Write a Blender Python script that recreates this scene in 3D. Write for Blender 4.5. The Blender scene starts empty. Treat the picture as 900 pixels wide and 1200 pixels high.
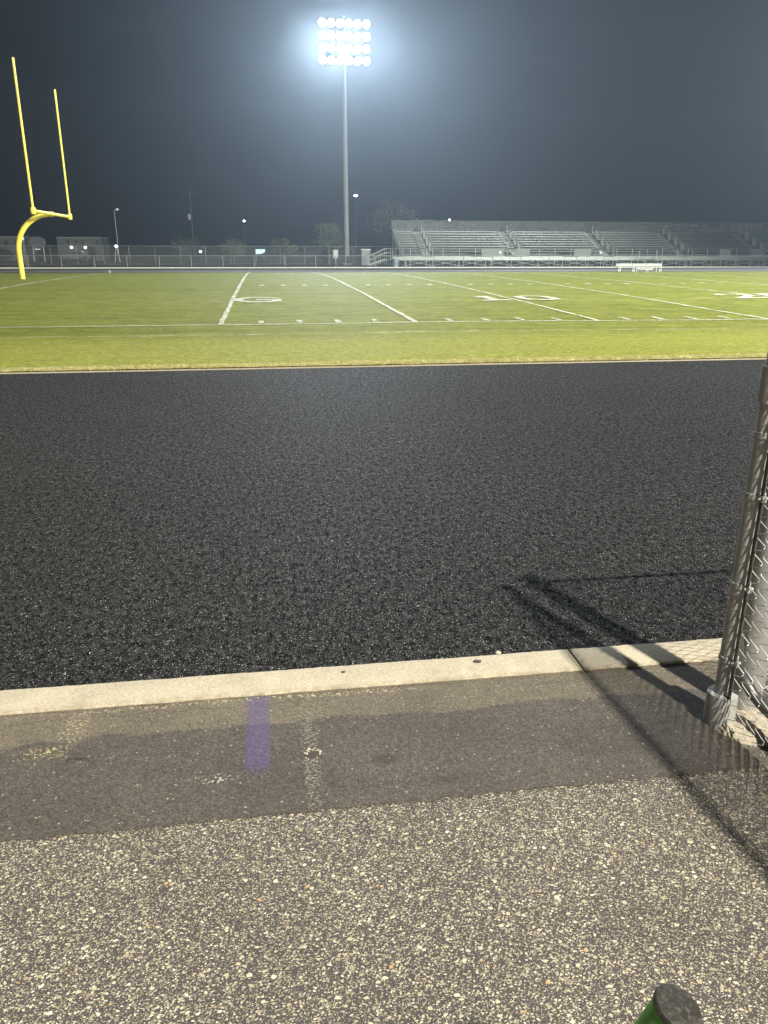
import bpy, math, random
from mathutils import Vector, Matrix, noise as mnoise
random.seed(7)
R = math.radians
sc = bpy.context.scene
col = sc.collection

# ------------------------------------------------------------------ helpers
def tag(o, label=None, cat=None, group=None, kind=None):
    if label: o['label'] = label
    if cat: o['category'] = cat
    if group: o['group'] = group
    if kind: o['kind'] = kind
    return o

def empty(name, loc=(0, 0, 0), rz=0, label=None, cat=None, group=None):
    o = bpy.data.objects.new(name, None); col.objects.link(o)
    o.location = loc; o.rotation_euler = (0, 0, rz); o.empty_display_size = .2
    return tag(o, label, cat, group)

class MB:
    def __init__(s): s.v = []; s.f = []
    def add(s, vs, fs):
        b = len(s.v); s.v += [tuple(v) for v in vs]; s.f += [tuple(b + i for i in f) for f in fs]; return s
    def box(s, x0, x1, y0, y1, z0, z1):
        vs = [(x, y, z) for z in (z0, z1) for y in (y0, y1) for x in (x0, x1)]
        return s.add(vs, [(0, 2, 3, 1), (4, 5, 7, 6), (0, 1, 5, 4), (2, 6, 7, 3), (0, 4, 6, 2), (1, 3, 7, 5)])
    def path(s, pts, r, n=8, cap=True):
        """tube along points; r a number or a list"""
        pts = [Vector(p) for p in pts]; m = len(pts)
        rs = r if isinstance(r, (list, tuple)) else [r] * m
        t = (pts[1] - pts[0]).normalized()
        up = Vector((0, 0, 1)) if abs(t.z) < .9 else Vector((1, 0, 0))
        a = t.cross(up).normalized(); vs = []
        for i in range(m):
            if 0 < i < m - 1: t = (pts[i + 1] - pts[i - 1])
            elif i == m - 1: t = pts[i] - pts[i - 1]
            else: t = pts[1] - pts[0]
            t.normalize(); a = (a - t * a.dot(t)).normalized(); b = t.cross(a)
            for k in range(n):
                an = 2 * math.pi * k / n
                vs.append(pts[i] + (a * math.cos(an) + b * math.sin(an)) * rs[i])
        fs = []
        for i in range(m - 1):
            for k in range(n):
                k2 = (k + 1) % n
                fs.append((i * n + k, i * n + k2, (i + 1) * n + k2, (i + 1) * n + k))
        if cap: fs.append(tuple(range(n - 1, -1, -1))); fs.append(tuple((m - 1) * n + k for k in range(n)))
        return s.add(vs, fs)
    def lathe(s, prof, c=(0, 0, 0), n=24):
        vs = []; fs = []
        for (r, z) in prof:
            for k in range(n):
                a = 2 * math.pi * k / n
                vs.append((c[0] + r * math.cos(a), c[1] + r * math.sin(a), c[2] + z))
        for i in range(len(prof) - 1):
            for k in range(n):
                k2 = (k + 1) % n
                fs.append((i * n + k, i * n + k2, (i + 1) * n + k2, (i + 1) * n + k))
        fs.append(tuple(range(n - 1, -1, -1))); fs.append(tuple((len(prof) - 1) * n + k for k in range(n)))
        return s.add(vs, fs)
    def prism(s, outline, y0, y1):
        """outline in xz extruded along y"""
        n = len(outline); vs = [(x, y0, z) for x, z in outline] + [(x, y1, z) for x, z in outline]
        return s.add(vs, [tuple(range(n)), tuple(range(2 * n - 1, n - 1, -1))] + [(i, i + n, (i + 1) % n + n, (i + 1) % n) for i in range(n)])
    def build(s, name, m, parent=None, smooth=False, loc=None):
        me = bpy.data.meshes.new(name); me.from_pydata(s.v, [], s.f); me.materials.append(m)
        me.validate()
        if smooth:
            me.polygons.foreach_set('use_smooth', [True] * len(me.polygons))
            try: me.set_sharp_from_angle(angle=R(40))
            except Exception: pass
        o = bpy.data.objects.new(name, me); col.objects.link(o)
        if parent: o.parent = parent
        if loc: o.location = loc
        return o

def copy_tree(o, parent=None):
    c = o.copy(); col.objects.link(c); c.parent = parent
    for ch in [x for x in list(bpy.data.objects) if x.parent == o]: copy_tree(ch, c)
    return c

# ------------------------------------------------------------------ materials
class NT:
    def __init__(s, name):
        s.m = bpy.data.materials.new(name); s.m.use_nodes = True; s.t = s.m.node_tree
        s.b = s.t.nodes['Principled BSDF']; s.out = s.t.nodes['Material Output']
        s.co = s.t.nodes.new('ShaderNodeTexCoord').outputs['Object']
    def n(s, typ, **kw):
        nd = s.t.nodes.new(typ)
        for k, v in kw.items(): setattr(nd, k, v)
        return nd
    def l(s, a, b): s.t.links.new(a, b)
    def inp(s, sock, v):
        if v is None: return
        if isinstance(v, bpy.types.NodeSocket): s.l(v, sock)
        else: sock.default_value = v
    def math(s, op, a, b=None, c=None, clamp=False):
        nd = s.n('ShaderNodeMath', operation=op, use_clamp=clamp)
        s.inp(nd.inputs[0], a); s.inp(nd.inputs[1], b); s.inp(nd.inputs[2], c); return nd.outputs[0]
    def mapping(s, scale=(1, 1, 1), loc=(0, 0, 0), rot=(0, 0, 0), co=None):
        nd = s.n('ShaderNodeMapping'); s.l(co or s.co, nd.inputs[0])
        nd.inputs['Scale'].default_value = scale; nd.inputs['Location'].default_value = loc; nd.inputs['Rotation'].default_value = rot
        return nd.outputs[0]
    def noise(s, scale, detail=3, rough=.5, co=None, dist=0, fac=True):
        nd = s.n('ShaderNodeTexNoise'); s.l(co or s.co, nd.inputs['Vector'])
        nd.inputs['Scale'].default_value = scale; nd.inputs['Detail'].default_value = detail
        nd.inputs['Roughness'].default_value = rough; nd.inputs['Distortion'].default_value = dist
        return nd.outputs[0] if fac else nd.outputs[1]
    def voro(s, scale, co=None, feature='F1', rnd=1.0, dim='3D'):
        nd = s.n('ShaderNodeTexVoronoi', feature=feature, voronoi_dimensions=dim); s.l(co or s.co, nd.inputs['Vector'])
        nd.inputs['Scale'].default_value = scale; nd.inputs['Randomness'].default_value = rnd
        return nd
    def ramp(s, f, stops, interp='LINEAR'):
        nd = s.n('ShaderNodeValToRGB'); s.l(f, nd.inputs[0]); cr = nd.color_ramp; cr.interpolation = interp
        while len(cr.elements) > len(stops): cr.elements.remove(cr.elements[-1])
        while len(cr.elements) < len(stops): cr.elements.new(.5)
        for e, (p, c) in zip(cr.elements, stops):
            e.position = p; e.color = (c, c, c, 1) if isinstance(c, (int, float)) else (*c, 1)
        return nd.outputs[0]
    def rng(s, v, a, b, c=0, d=1, smooth=False):
        nd = s.n('ShaderNodeMapRange'); nd.interpolation_type = 'SMOOTHSTEP' if smooth else 'LINEAR'
        s.inp(nd.inputs[0], v); s.inp(nd.inputs[1], a); s.inp(nd.inputs[2], b); s.inp(nd.inputs[3], c); s.inp(nd.inputs[4], d)
        return nd.outputs[0]
    def mix(s, f, a, b, mode='MIX'):
        nd = s.n('ShaderNodeMix', data_type='RGBA', blend_type=mode)
        s.inp(nd.inputs[0], f)
        for k, v in ((6, a), (7, b)):
            if isinstance(v, tuple): v = (*v, 1) if len(v) == 3 else v
            s.inp(nd.inputs[k], v)
        return nd.outputs[2]
    def xyz(s, co=None):
        nd = s.n('ShaderNodeSeparateXYZ'); s.l(co or s.co, nd.inputs[0]); return nd.outputs
    def bump(s, h, strength=.5, dist=.01):
        nd = s.n('ShaderNodeBump'); s.l(h, nd.inputs['Height']); nd.inputs['Strength'].default_value = strength
        nd.inputs['Distance'].default_value = dist; s.l(nd.outputs[0], s.b.inputs['Normal']); return nd
    def base(s, c): s.inp(s.b.inputs['Base Color'], c if not isinstance(c, tuple) else (*c, 1))
    def rough(s, v): s.inp(s.b.inputs['Roughness'], v)
    def alpha(s, v): s.inp(s.b.inputs['Alpha'], v)

def simple(name, c, rough=.6, metal=0, var=.15, scale=3, dirt=None):
    t = NT(name)
    f = t.noise(scale, 5, .6)
    lo = tuple(x * (1 - var) for x in c); hi = tuple(min(1, x * (1 + var)) for x in c)
    cc = t.ramp(f, [(.3, lo), (.7, hi)])
    if dirt:
        g = t.ramp(t.noise(scale * 4, 6, .7), [(.5, 0), (.62, 1)])
        cc = t.mix(g, cc, dirt)
    t.base(cc); t.b.inputs['Metallic'].default_value = metal
    t.rough(t.rng(t.noise(scale * 5, 3), .3, .7, max(.05, rough - .1), min(1, rough + .1)))
    return t.m

def emit(name, c, strength):
    t = NT(name); t.base((.5, .5, .5))
    t.b.inputs['Emission Color'].default_value = (*c, 1); t.b.inputs['Emission Strength'].default_value = strength
    t.m.cycles.emission_sampling = 'NONE'
    return t.m

def gauss_blob(t, x, y, rx, ry, soft=.35, warp=None):
    X, Yy, Z = t.xyz(warp)
    a = t.math('DIVIDE', t.math('SUBTRACT', X, x), rx); b = t.math('DIVIDE', t.math('SUBTRACT', Yy, y), ry)
    d = t.math('SQRT', t.math('ADD', t.math('MULTIPLY', a, a), t.math('MULTIPLY', b, b)))
    return t.rng(d, 1 - soft, 1 + soft, 1, 0, True)

def m_gravel():
    t = NT('exposed_aggregate')
    w = t.noise(90, 2, .5, fac=False)
    co = t.n('ShaderNodeVectorMath', operation='MULTIPLY_ADD'); t.l(w, co.inputs[0]); co.inputs[1].default_value = (.012,) * 3; t.l(t.co, co.inputs[2])
    co = co.outputs[0]
    def layer(sc_, rot, lo, hi, seedloc, stretch):
        mp = t.mapping(scale=(1, stretch, 1), rot=(0, 0, rot), loc=seedloc, co=co)
        v = t.voro(sc_, mp, dim='2D')
        s = t.n('ShaderNodeSeparateColor'); t.l(v.outputs['Color'], s.inputs[0])
        r = t.rng(s.outputs[0], 0, 1, lo, hi)
        m = t.math('SUBTRACT', r, v.outputs['Distance'])
        mask = t.rng(m, 0, .08, 0, 1, True)
        return mask, s.outputs[1], s.outputs[2]
    m1, r1, q1 = layer(96, .4, -.42, .48, (0, 0, 0), 1.45)
    m2, r2, q2 = layer(150, 2.1, -.45, .52, (3.1, 1.7, 0), 1.3)
    m3, r3, q3 = layer(210, 1.1, -.3, .5, (7.1, 5.7, 0), 1.2)
    stops = [(0, (.34, .30, .21)), (.2, (.52, .47, .34)), (.45, (.42, .375, .26)), (.65, (.64, .60, .46)), (.84, (.24, .21, .165)), (.965, (.50, .34, .15)), (.985, (.24, .21, .18))]
    c1 = t.ramp(r1, stops, 'CONSTANT'); c2 = t.ramp(r2, stops, 'CONSTANT'); c3 = t.ramp(r3, stops, 'CONSTANT')
    mtx = t.ramp(t.noise(160, 4, .7), [(.3, (.034, .030, .0305)), (.55, (.070, .062, .061)), (.75, (.135, .120, .112))])
    big = t.ramp(t.noise(1.6, 4, .6), [(.3, .82), (.7, 1.12)])
    m0, r0, q0 = layer(52, .9, -1.2, .44, (1.3, 8.1, 0), 1.35); c0 = t.ramp(r0, stops, 'CONSTANT')
    c = t.mix(t.math('MULTIPLY', m3, .7), mtx, c3); c = t.mix(m2, c, c2); c = t.mix(m1, c, c1); c = t.mix(m0, c, c0)
    c = t.mix(1, c, t.ramp(t.noise(210, 3, .8), [(.35, .72), (.5, 1), (.65, 1.22)]), 'MULTIPLY')
    m1 = t.math('MAXIMUM', m1, m0)
    c = t.mix(1, c, big, 'MULTIPLY')
    # tube cap's shadow painted in as a dark blob, then a fainter patch
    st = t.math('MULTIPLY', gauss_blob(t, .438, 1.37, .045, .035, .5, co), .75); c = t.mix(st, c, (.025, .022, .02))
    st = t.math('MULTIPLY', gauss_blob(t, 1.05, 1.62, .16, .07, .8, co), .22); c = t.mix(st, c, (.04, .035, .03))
    t.base(c); t.rough(.78)
    h = t.math('MAXIMUM', m1, t.math('MULTIPLY', m2, .7)); h = t.math('MAXIMUM', h, t.math('MULTIPLY', m3, .4))
    h = t.math('ADD', h, t.math('MULTIPLY', t.noise(420, 3), .5))
    t.bump(h, .6, .0035)
    return t.m

def m_patch():
    t = NT('fine_asphalt')
    wn = t.noise(14, 4, .6, fac=False)
    wv = t.n('ShaderNodeVectorMath', operation='MULTIPLY_ADD'); t.l(wn, wv.inputs[0]); wv.inputs[1].default_value = (.05, .05, 0); t.l(t.co, wv.inputs[2]); wv = wv.outputs[0]
    X, Yy, Z = t.xyz(wv)
    edge_n = t.math('MULTIPLY', t.noise(2.2, 2, .5, t.mapping(scale=(1, 0, 0))), .16)
    yy = t.math('ADD', Yy, edge_n)
    lightstrip = t.rng(yy, 2.860, 2.885, 0, 1, True)
    grain = t.math('ADD', t.math('MULTIPLY', t.noise(120, 3, .9), .62), t.math('MULTIPLY', t.noise(260, 2, .8, t.mapping(loc=(3, 1, 0))), .38))
    dark = t.ramp(grain, [(.38, (.020, .0172, .0152)), (.5, (.063, .0555, .0475)), (.61, (.18, .160, .137))])
    lite = t.ramp(grain, [(.38, (.048, .041, .031)), (.5, (.114, .099, .074)), (.61, (.25, .218, .162))])
    c = t.mix(lightstrip, dark, lite)
    blot = t.ramp(t.noise(2.3, 5, .65), [(.3, .8), (.5, .98), (.7, 1.15)])
    c = t.mix(1, c, blot, 'MULTIPLY')
    # fine white flecks
    v = t.voro(95, dim='2D'); s = t.n('ShaderNodeSeparateColor'); t.l(v.outputs['Color'], s.inputs[0])
    fl = t.math('MULTIPLY', t.math('GREATER_THAN', s.outputs[0], .985), t.rng(v.outputs['Distance'], t.math('MULTIPLY', s.outputs[1], .4), .42, 1, 0))
    c = t.mix(t.math('MULTIPLY', fl, .7), c, (.45, .42, .33))
    # black pits
    v2 = t.voro(60, t.mapping(loc=(4, 2, 0)), dim='2D'); s2 = t.n('ShaderNodeSeparateColor'); t.l(v2.outputs['Color'], s2.inputs[0])
    pit = t.math('MULTIPLY', t.math('GREATER_THAN', s2.outputs[0], .988), t.rng(v2.outputs['Distance'], .15, .3, 1, 0))
    c = t.mix(t.math('MULTIPLY', pit, .8), c, (.015, .013, .012))
    # worn trail of bared stones through the pothole
    tr = t.math('MULTIPLY', gauss_blob(t, .118, 2.55, .028, .30, .6, wv), t.ramp(t.noise(120, 3, .7), [(.52, 0), (.62, 1)]))
    c = t.mix(t.math('MULTIPLY', tr, .6), c, (.42, .39, .31))
    # pale yellow scuffs at the left, chips of white in the middle
    for (x, y, rx, ry, th, cc) in ((-.90, 2.72, .085, .035, .56, (.50, .42, .17)), (-.82, 2.86, .05, .10, .55, (.42, .36, .22)), (-.24, 2.47, .08, .018, .57, (.6, .57, .48)), (.30, 2.98, .3, .018, .55, (.5, .43, .3)), (-.35, 2.985, .6, .012, .56, (.5, .43, .3))):
        mk = t.math('MULTIPLY', gauss_blob(t, x, y, rx, ry, .5, wv), t.ramp(t.noise(75, 3, .7), [(th - .02, 0), (th + .03, 1)]))
        c = t.mix(t.math('MULTIPLY', mk, .85), c, cc)
    for (x, y, rx, ry, f) in ((.40, 2.50, .05, .03, .5), (.36, 2.60, .02, .012, -.0), (-.76, 2.66, .035, .006, .9), (-.17, 2.74, .02, .012, .6), (.62, 2.35, .12, .02, .3), (1.3, 2.5, .2, .1, .15)):
        mk = gauss_blob(t, x, y, rx, ry, .4, wv); c = t.mix(t.math('MULTIPLY', mk, f), c, (.02, .018, .016))
    # thin crack running along the seam
    cr = t.math('ABSOLUTE', t.math('SUBTRACT', t.math('ADD', t.xyz()[1], t.math('MULTIPLY', t.noise(5, 5, .7), .12)), 2.97))
    crm = t.math('MULTIPLY', t.rng(cr, .0012, .0035, 1, 0), t.rng(t.noise(1.3), .45, .55))
    c = t.mix(t.math('MULTIPLY', crm, .5), c, (.03, .025, .02))
    t.base(c); t.rough(.8)
    t.bump(t.math('ADD', grain, t.math('MULTIPLY', t.noise(40, 4), .6)), .55, .003)
    return t.m

def m_track():
    t = NT('black_rubber_track')
    g = t.voro(225, dim='2D'); s = t.n('ShaderNodeSeparateColor'); t.l(g.outputs['Color'], s.inputs[0])
    n1 = t.noise(190, 3, .8)
    c = t.ramp(n1, [(.40, (.0003, .0003, .0005)), (.52, (.0013, .0013, .0018)), (.64, (.0080, .0080, .0092))])
    fl = t.math('MULTIPLY', t.math('GREATER_THAN', s.outputs[0], .78), t.rng(g.outputs['Distance'], .25, .5, 1, 0))
    c = t.mix(t.math('MULTIPLY', fl, t.math('POWER', s.outputs[1], 2.4)), c, (.62, .62, .62))
    for k, (scl, lo, mi, hi) in enumerate(((80, .3, .9, 2.9), (45, .52, .93, 1.85), (17, .78, .98, 1.3))):
        gk = t.noise(scl, 2, .8, t.mapping(loc=(k * 3.1, k * 1.7, 0), scale=(1, .8, 1)))
        c = t.mix(1, c, t.ramp(gk, [(.36, lo), (.5, mi), (.64, hi)]), 'MULTIPLY')
    big = t.ramp(t.noise(.5, 5, .6, t.mapping(scale=(.35, 1, 1))), [(.3, .85), (.7, 1.18)])
    c = t.mix(1, c, big, 'MULTIPLY')
    t.base(c); t.rough(t.rng(s.outputs[2], 0, 1, .58, .9))
    t.b.inputs['Sheen Weight'].default_value = .02; t.b.inputs['Sheen Roughness'].default_value = .35
    sp = t.noise(28, 5, .95, t.mapping(scale=(1, .55, 1)))
    t.inp(t.b.inputs['Specular IOR Level'], t.rng(sp, .46, .60, .0, .62)); t.b.inputs['Specular Tint'].default_value = (1, .96, .90, 1)
    t.bump(t.math('ADD', n1, t.math('MULTIPLY', g.outputs['Distance'], .8)), 1.0, .006)
    return t.m

def m_grass(name='field_grass'):
    t = NT(name)
    st = t.noise(1.0, 5, .65, t.mapping(scale=(.10, 1.1, 1)))         # mowing / wear streaks along the touchline
    fine = t.noise(22, 6, .85, t.mapping(scale=(.45, 1, 1)))
    mid = t.noise(3.0, 5, .7, t.mapping(scale=(.5, 1, 1)))
    c = t.ramp(fine, [(.32, (.075, .105, .012)), (.5, (.185, .215, .034)), (.7, (.33, .345, .085))])
    c = t.mix(1, c, t.ramp(mid, [(.3, .66), (.5, 1.02), (.72, 1.42)]), 'MULTIPLY')
    c = t.mix(1, c, t.ramp(t.noise(1.0, 4, .7, t.mapping(scale=(.06, 3.2, 1), loc=(3, 7, 0))), [(.35, .84), (.5, 1.03), (.65, 1.2)]), 'MULTIPLY')
    dry = t.ramp(st, [(.42, 0), (.68, 1)])
    c = t.mix(t.math('MULTIPLY', dry, .30), c, (.27, .25, .075))
    X, Yy, Z = t.xyz()
    side = t.rng(t.math('ADD', Yy, t.math('MULTIPLY', mid, 1.4)), 18.6, 15.5, 0, .6, True)     # drier sideline verge
    c = t.mix(side, c, t.ramp(fine, [(.34, (.17, .185, .022)), (.52, (.40, .42, .075)), (.66, (.68, .66, .22))]))
    worn = t.math('MULTIPLY', t.ramp(t.noise(11, 4, .7, t.mapping(scale=(.5, 1, 1))), [(.6, 0), (.72, 1)]), t.rng(t.math('ABSOLUTE', t.math('SUBTRACT', Yy, 16.9)), .05, .32, 1, 0))
    c = t.mix(t.math('MULTIPLY', worn, .85), c, (.55, .53, .36))
    t.base(c); t.rough(.75); t.b.inputs['Specular IOR Level'].default_value = .04
    t.bump(t.math('ADD', fine, t.math('MULTIPLY', t.noise(90, 3),   .5)), .45, .04)
    return t.m

def m_paint():
    t = NT('field_paint')
    n1 = t.noise(17, 4, .75); n2 = t.noise(2.3, 3, .6)
    t.base(t.ramp(n1, [(.3, (.58, .62, .44)), (.7, (.82, .84, .72))])); t.rough(.8)
    a = t.ramp(t.math('ADD', t.math('MULTIPLY', n1, .75), t.math('MULTIPLY', n2, .35)), [(.44, .05), (.57, .92)])
    t.alpha(a); return t.m

def m_paint_faint():
    t = NT('field_paint_worn')
    n1 = t.noise(17, 4, .75); n2 = t.noise(1.6, 3, .6, t.mapping(scale=(.6, 1, 1)))
    t.base((.78, .8, .6)); t.rough(.8)
    t.alpha(t.ramp(t.math('ADD', t.math('MULTIPLY', n1, .5), t.math('MULTIPLY', n2, .6)), [(.52, 0), (.66, .55)])); return t.m

def m_kerb():
    t = NT('kerb_concrete')
    f = t.noise(80, 5, .85); b = t.noise(5, 5, .65)
    c = t.ramp(f, [(.36, (.38, .335, .24)), (.5, (.50, .45, .335)), (.66, (.62, .57, .44))])
    c = t.mix(1, c, t.ramp(b, [(.3, .86), (.7, 1.08)]), 'MULTIPLY')
    c = t.mix(t.math('MULTIPLY', t.ramp(t.noise(9, 6, .75), [(.56, 0), (.72, 1)]), .45), c, (.27, .235, .17))
    ck = t.math('ABSOLUTE', t.math('SUBTRACT', t.noise(4.5, 6, .7, t.mapping(loc=(2, 9, 0))), .5)); c = t.mix(t.math('MULTIPLY', t.rng(ck, .001, .006, 1, 0), t.math('MULTIPLY', t.rng(t.noise(2.1, 2), .5, .62), .5)), c, (.13, .11, .08))
    Yy = t.xyz()[1]
    dirt = t.math('MULTIPLY', t.rng(Yy, 3.03, 2.985, 0, 1, True), t.ramp(t.noise(22, 4, .7), [(.4, 0), (.6, 1)]))
    c = t.mix(t.math('MULTIPLY', dirt, .6), c, (.26, .21, .14))
    v = t.voro(60, dim='2D'); s = t.n('ShaderNodeSeparateColor'); t.l(v.outputs['Color'], s.inputs[0])
    c = t.mix(t.math('MULTIPLY', t.math('MULTIPLY', t.math('GREATER_THAN', s.outputs[0], .95), t.rng(v.outputs['Distance'], .1, .3, 1, 0)), .5), c, (.2, .17, .12))
    t.base(c); t.rough(.85); t.bump(f, .5, .003); return t.m

def m_mesh_far(cover, c=(.5, .52, .52)):
    """chain-link seen from far: wire spacing far below a pixel, so open cover is given as coverage"""
    t = NT('chain_link_weave'); t.base(c); t.rough(.7); t.b.inputs['Metallic'].default_value = .2
    t.alpha(t.math('MULTIPLY', t.ramp(t.noise(.8, 3), [(.3, .75), (.7, 1.2)]), cover)); return t.m

M = dict(
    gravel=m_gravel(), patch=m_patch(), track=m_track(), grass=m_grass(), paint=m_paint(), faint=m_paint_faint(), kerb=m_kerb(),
    galv=simple('galvanised_steel', (.40, .41, .40), .42, .75, .18, 14, None),
    galv_dull=simple('weathered_galvanised', (.42, .43, .425), .55, .15, .15, 9, (.40, .39, .36)),
    pole_grey=simple('fat_post_steel', (.46, .47, .46), .5, .45, .12, 6, (.38, .38, .36)),
    fencegrey=simple('far_fence_steel', (.20, .21, .20), .6, .2, .15, 3),
    wire=simple('galvanised_wire', (.58, .58, .56), .45, .35, .1, 30),
    darksteel=simple('dark_steel_tube', (.12, .12, .12), .35, .6, .2, 8),
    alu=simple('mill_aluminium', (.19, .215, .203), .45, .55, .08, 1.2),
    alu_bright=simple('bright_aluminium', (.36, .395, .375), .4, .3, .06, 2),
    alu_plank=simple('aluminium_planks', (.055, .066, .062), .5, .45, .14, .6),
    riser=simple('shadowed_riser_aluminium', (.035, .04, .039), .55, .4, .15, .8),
    yellow=simple('yellow_gloss_paint', (.72, .62, .075), .45, 0, .14, 1.5, (.55, .46, .08)),
    polemetal=simple('tower_pole_steel', (.15, .157, .152), .8, .0, .08, .5),
    lamp_house=simple('lamp_housing', (.5, .5, .5), .5, .3, .1, 2),
    lens=emit('lit_floodlight_lens', (1, .985, .94), 14),
    streetlens=emit('lit_street_lamp', (.86, .95, 1), 9),
    dimlens=emit('dim_street_lamp', (.8, .88, .85), .5),
    litsign=emit('lit_sign_face', (.62, .95, 1.0), 1.3),
    walllens=emit('lit_wall_lamp', (1, .97, .92), 7),
    wallpale=simple('painted_block_wall', (.065, .075, .075), .85, 0, .08, .8),
    walldark=simple('dark_block_wall', (.075, .085, .095), .85, 0, .15, .8),
    darkpane=simple('dark_window', (.015, .02, .025), .2, 0, .1, 2),
    roofm=simple('low_metal_roof', (.19, .20, .18), .6, .2, .12, .5),
    ground=simple('dark_rough_ground', (.030, .038, .028), .95, 0, .5, .35, (.045, .05, .032)),
    fartrack=simple('far_track_surface', (.10, .105, .11), .8, 0, .12, 2),
    farkerb=simple('far_concrete', (.46, .47, .43), .85, 0, .12, 2),
    bark=simple('bark', (.045, .04, .034), .9, 0, .25, 4),
    leaf=simple('leaves', (.075, .095, .045), .8, 0, .35, 1.5),
    leafdk=simple('dark_leaves', (.045, .06, .04), .8, 0, .35, 1.2),
    white=simple('white_bench_coat', (.28, .305, .28), .55, 0, .05, 2),
    black=simple('black_board', (.03, .028, .028), .6, 0, .2, 3),
    letter=simple('pale_lettering', (.78, .76, .74), .6, 0, .1, 8),
    drum=simple('blue_grey_plastic', (.17, .24, .28), .5, 0, .12, 3),
    panel2=simple('pale_disc', (.6, .63, .6), .7, 0, .06, 2),
    panel=simple('pale_section_panel', (.13, .15, .14), .6, .1, .1, 2),
    green=simple('green_powder_coat', (.085, .40, .050), .38, 0, .10, 20),
    rubber=simple('scuffed_black_rubber', (.030, .028, .025), .5, 0, .35, 30, (.075, .07, .062)),
    footing=simple('footing_concrete', (.42, .38, .29), .9, 0, .3, 40, (.16, .13, .10)),
    stone=simple('pebble_stone', (.56, .52, .42), .8, 0, .2, 60),
    darkstone=simple('tar_lump', (.055, .045, .04), .8, 0, .3, 60),
    purple=None, straw=simple('dry_grass', (.56, .52, .27), .8, 0, .35, 9),
    car=simple('silver_car_coat', (.15, .155, .16), .35, .3, .05, 2),
)
def m_stripe():
    t = NT('violet_spray_coat')
    f = t.noise(330, 3, .8)
    t.base(t.ramp(f, [(.3, (.09, .075, .20)), (.55, (.17, .14, .36)), (.75, (.30, .27, .50))])); t.rough(.75)
    X, Yy, Z = t.xyz()
    ex = t.rng(t.math('ABSOLUTE', t.math('ADD', X, .107)), .034, .056, 1, 0, True)
    ey = t.math('MULTIPLY', t.rng(Yy, 2.42, 2.52, 0, 1, True), t.rng(Yy, 2.985, 2.95, 0, 1, True))
    wear = t.ramp(t.noise(110, 4, .8), [(.38, .10), (.5, .85), (.6, 1)])
    t.alpha(t.math('MULTIPLY', t.math('MULTIPLY', ex, ey), t.math('MULTIPLY', wear, .44))); return t.m
M['purple'] = m_stripe()

# ------------------------------------------------------------------ ground
DS, XG, YD, CR, W = 18.674, -1.04, 4.572, .346, 31.515
DC = DS + 24.38
DG = 12.805; DF = 69.6                 # grass edges
def crown(y):                          # the field is crowned and drains lower on the far side
    if y <= DC: return CR * max(0, 1 - ((y - DC) / W) ** 2)
    return CR - (CR + .14) * ((y - DC) / (DF - DC)) ** 2

def sheet(name, x0, x1, y0, y1, z, m, nx=1, ny=1, fz=None):
    b = MB(); vs = []
    for j in range(ny + 1):
        for i in range(nx + 1):
            x = x0 + (x1 - x0) * i / nx; y = y0 + (y1 - y0) * j / ny
            vs.append((x, y, z if fz is None else fz(x, y)))
    fs = [(j * (nx + 1) + i, j * (nx + 1) + i + 1, (j + 1) * (nx + 1) + i + 1, (j + 1) * (nx + 1) + i) for j in range(ny) for i in range(nx)]
    b.add(vs, fs); o = b.build(name, m); tag(o, kind='structure'); return o

sheet('ground', -1500, 1500, -1200, 1800, -.22, M['ground'])
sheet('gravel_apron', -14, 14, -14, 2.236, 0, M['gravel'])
def pz(x, y): return .0
o = sheet('asphalt_path', -14, 14, 2.228, 3.0, .004, M['patch'])
# ragged lip where the fine asphalt feathers over the aggregate
b = MB(); x = -14.0; top = []; bot = []
while x < 14:
    top.append((x, 2.232, .0045)); bot.append((x, 2.232 - .004 - .016 * abs(mnoise.noise(Vector((x * 9, 0, 3)))) - .010 * random.random(), .0025)); x += .012 if abs(x) < 3 else .1
n = len(top); b.add(top + bot, [(i, i + n, i + 1 + n, i + 1) for i in range(n - 1)])
tag(b.build('asphalt_lip', M['patch']), kind='structure')
# kerb: sections with joints, slightly proud, rounded arris
b = MB(); joints = [-14, -10.9, -7.85, -4.75, -1.68, 1.372, 4.42, 7.47, 10.5, 14]
for a, c in zip(joints[:-1], joints[1:]):
    n = max(2, int((c - a) / .012)); rows = []
    for (yy, zz) in ((2.985, -.05), (2.987, .006), (2.993, .013), (3.17, .014), (3.181, .008), (3.185, -.05)):
        rows.append([(a + .005 + (c - a - .010) * i / n, yy + (.0045 * mnoise.noise(Vector((a + (c - a) * i / n * 1.0, yy, 0)) * 7) + .004 * mnoise.noise(Vector((a + (c - a) * i / n, yy * 3, 4)) * 31) if zz > 0 else 0), zz) for i in range(n + 1)])
    vs = sum(rows, []); m_ = n + 1
    b.add(vs, [(j * m_ + i, j * m_ + i + 1, (j + 1) * m_ + i + 1, (j + 1) * m_ + i) for j in range(5) for i in range(n)] + [tuple(j * m_ for j in range(5, -1, -1)), tuple(j * m_ + n for j in range(6))])
tag(b.build('kerb', M['kerb'], smooth=True), kind='structure')
sheet('running_track', -60, 95, 3.18, DG - .05, .0, M['track'])
sheet('verge_soil', -60, 95, DG - .06, 45, -.03, M['ground'])
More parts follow.
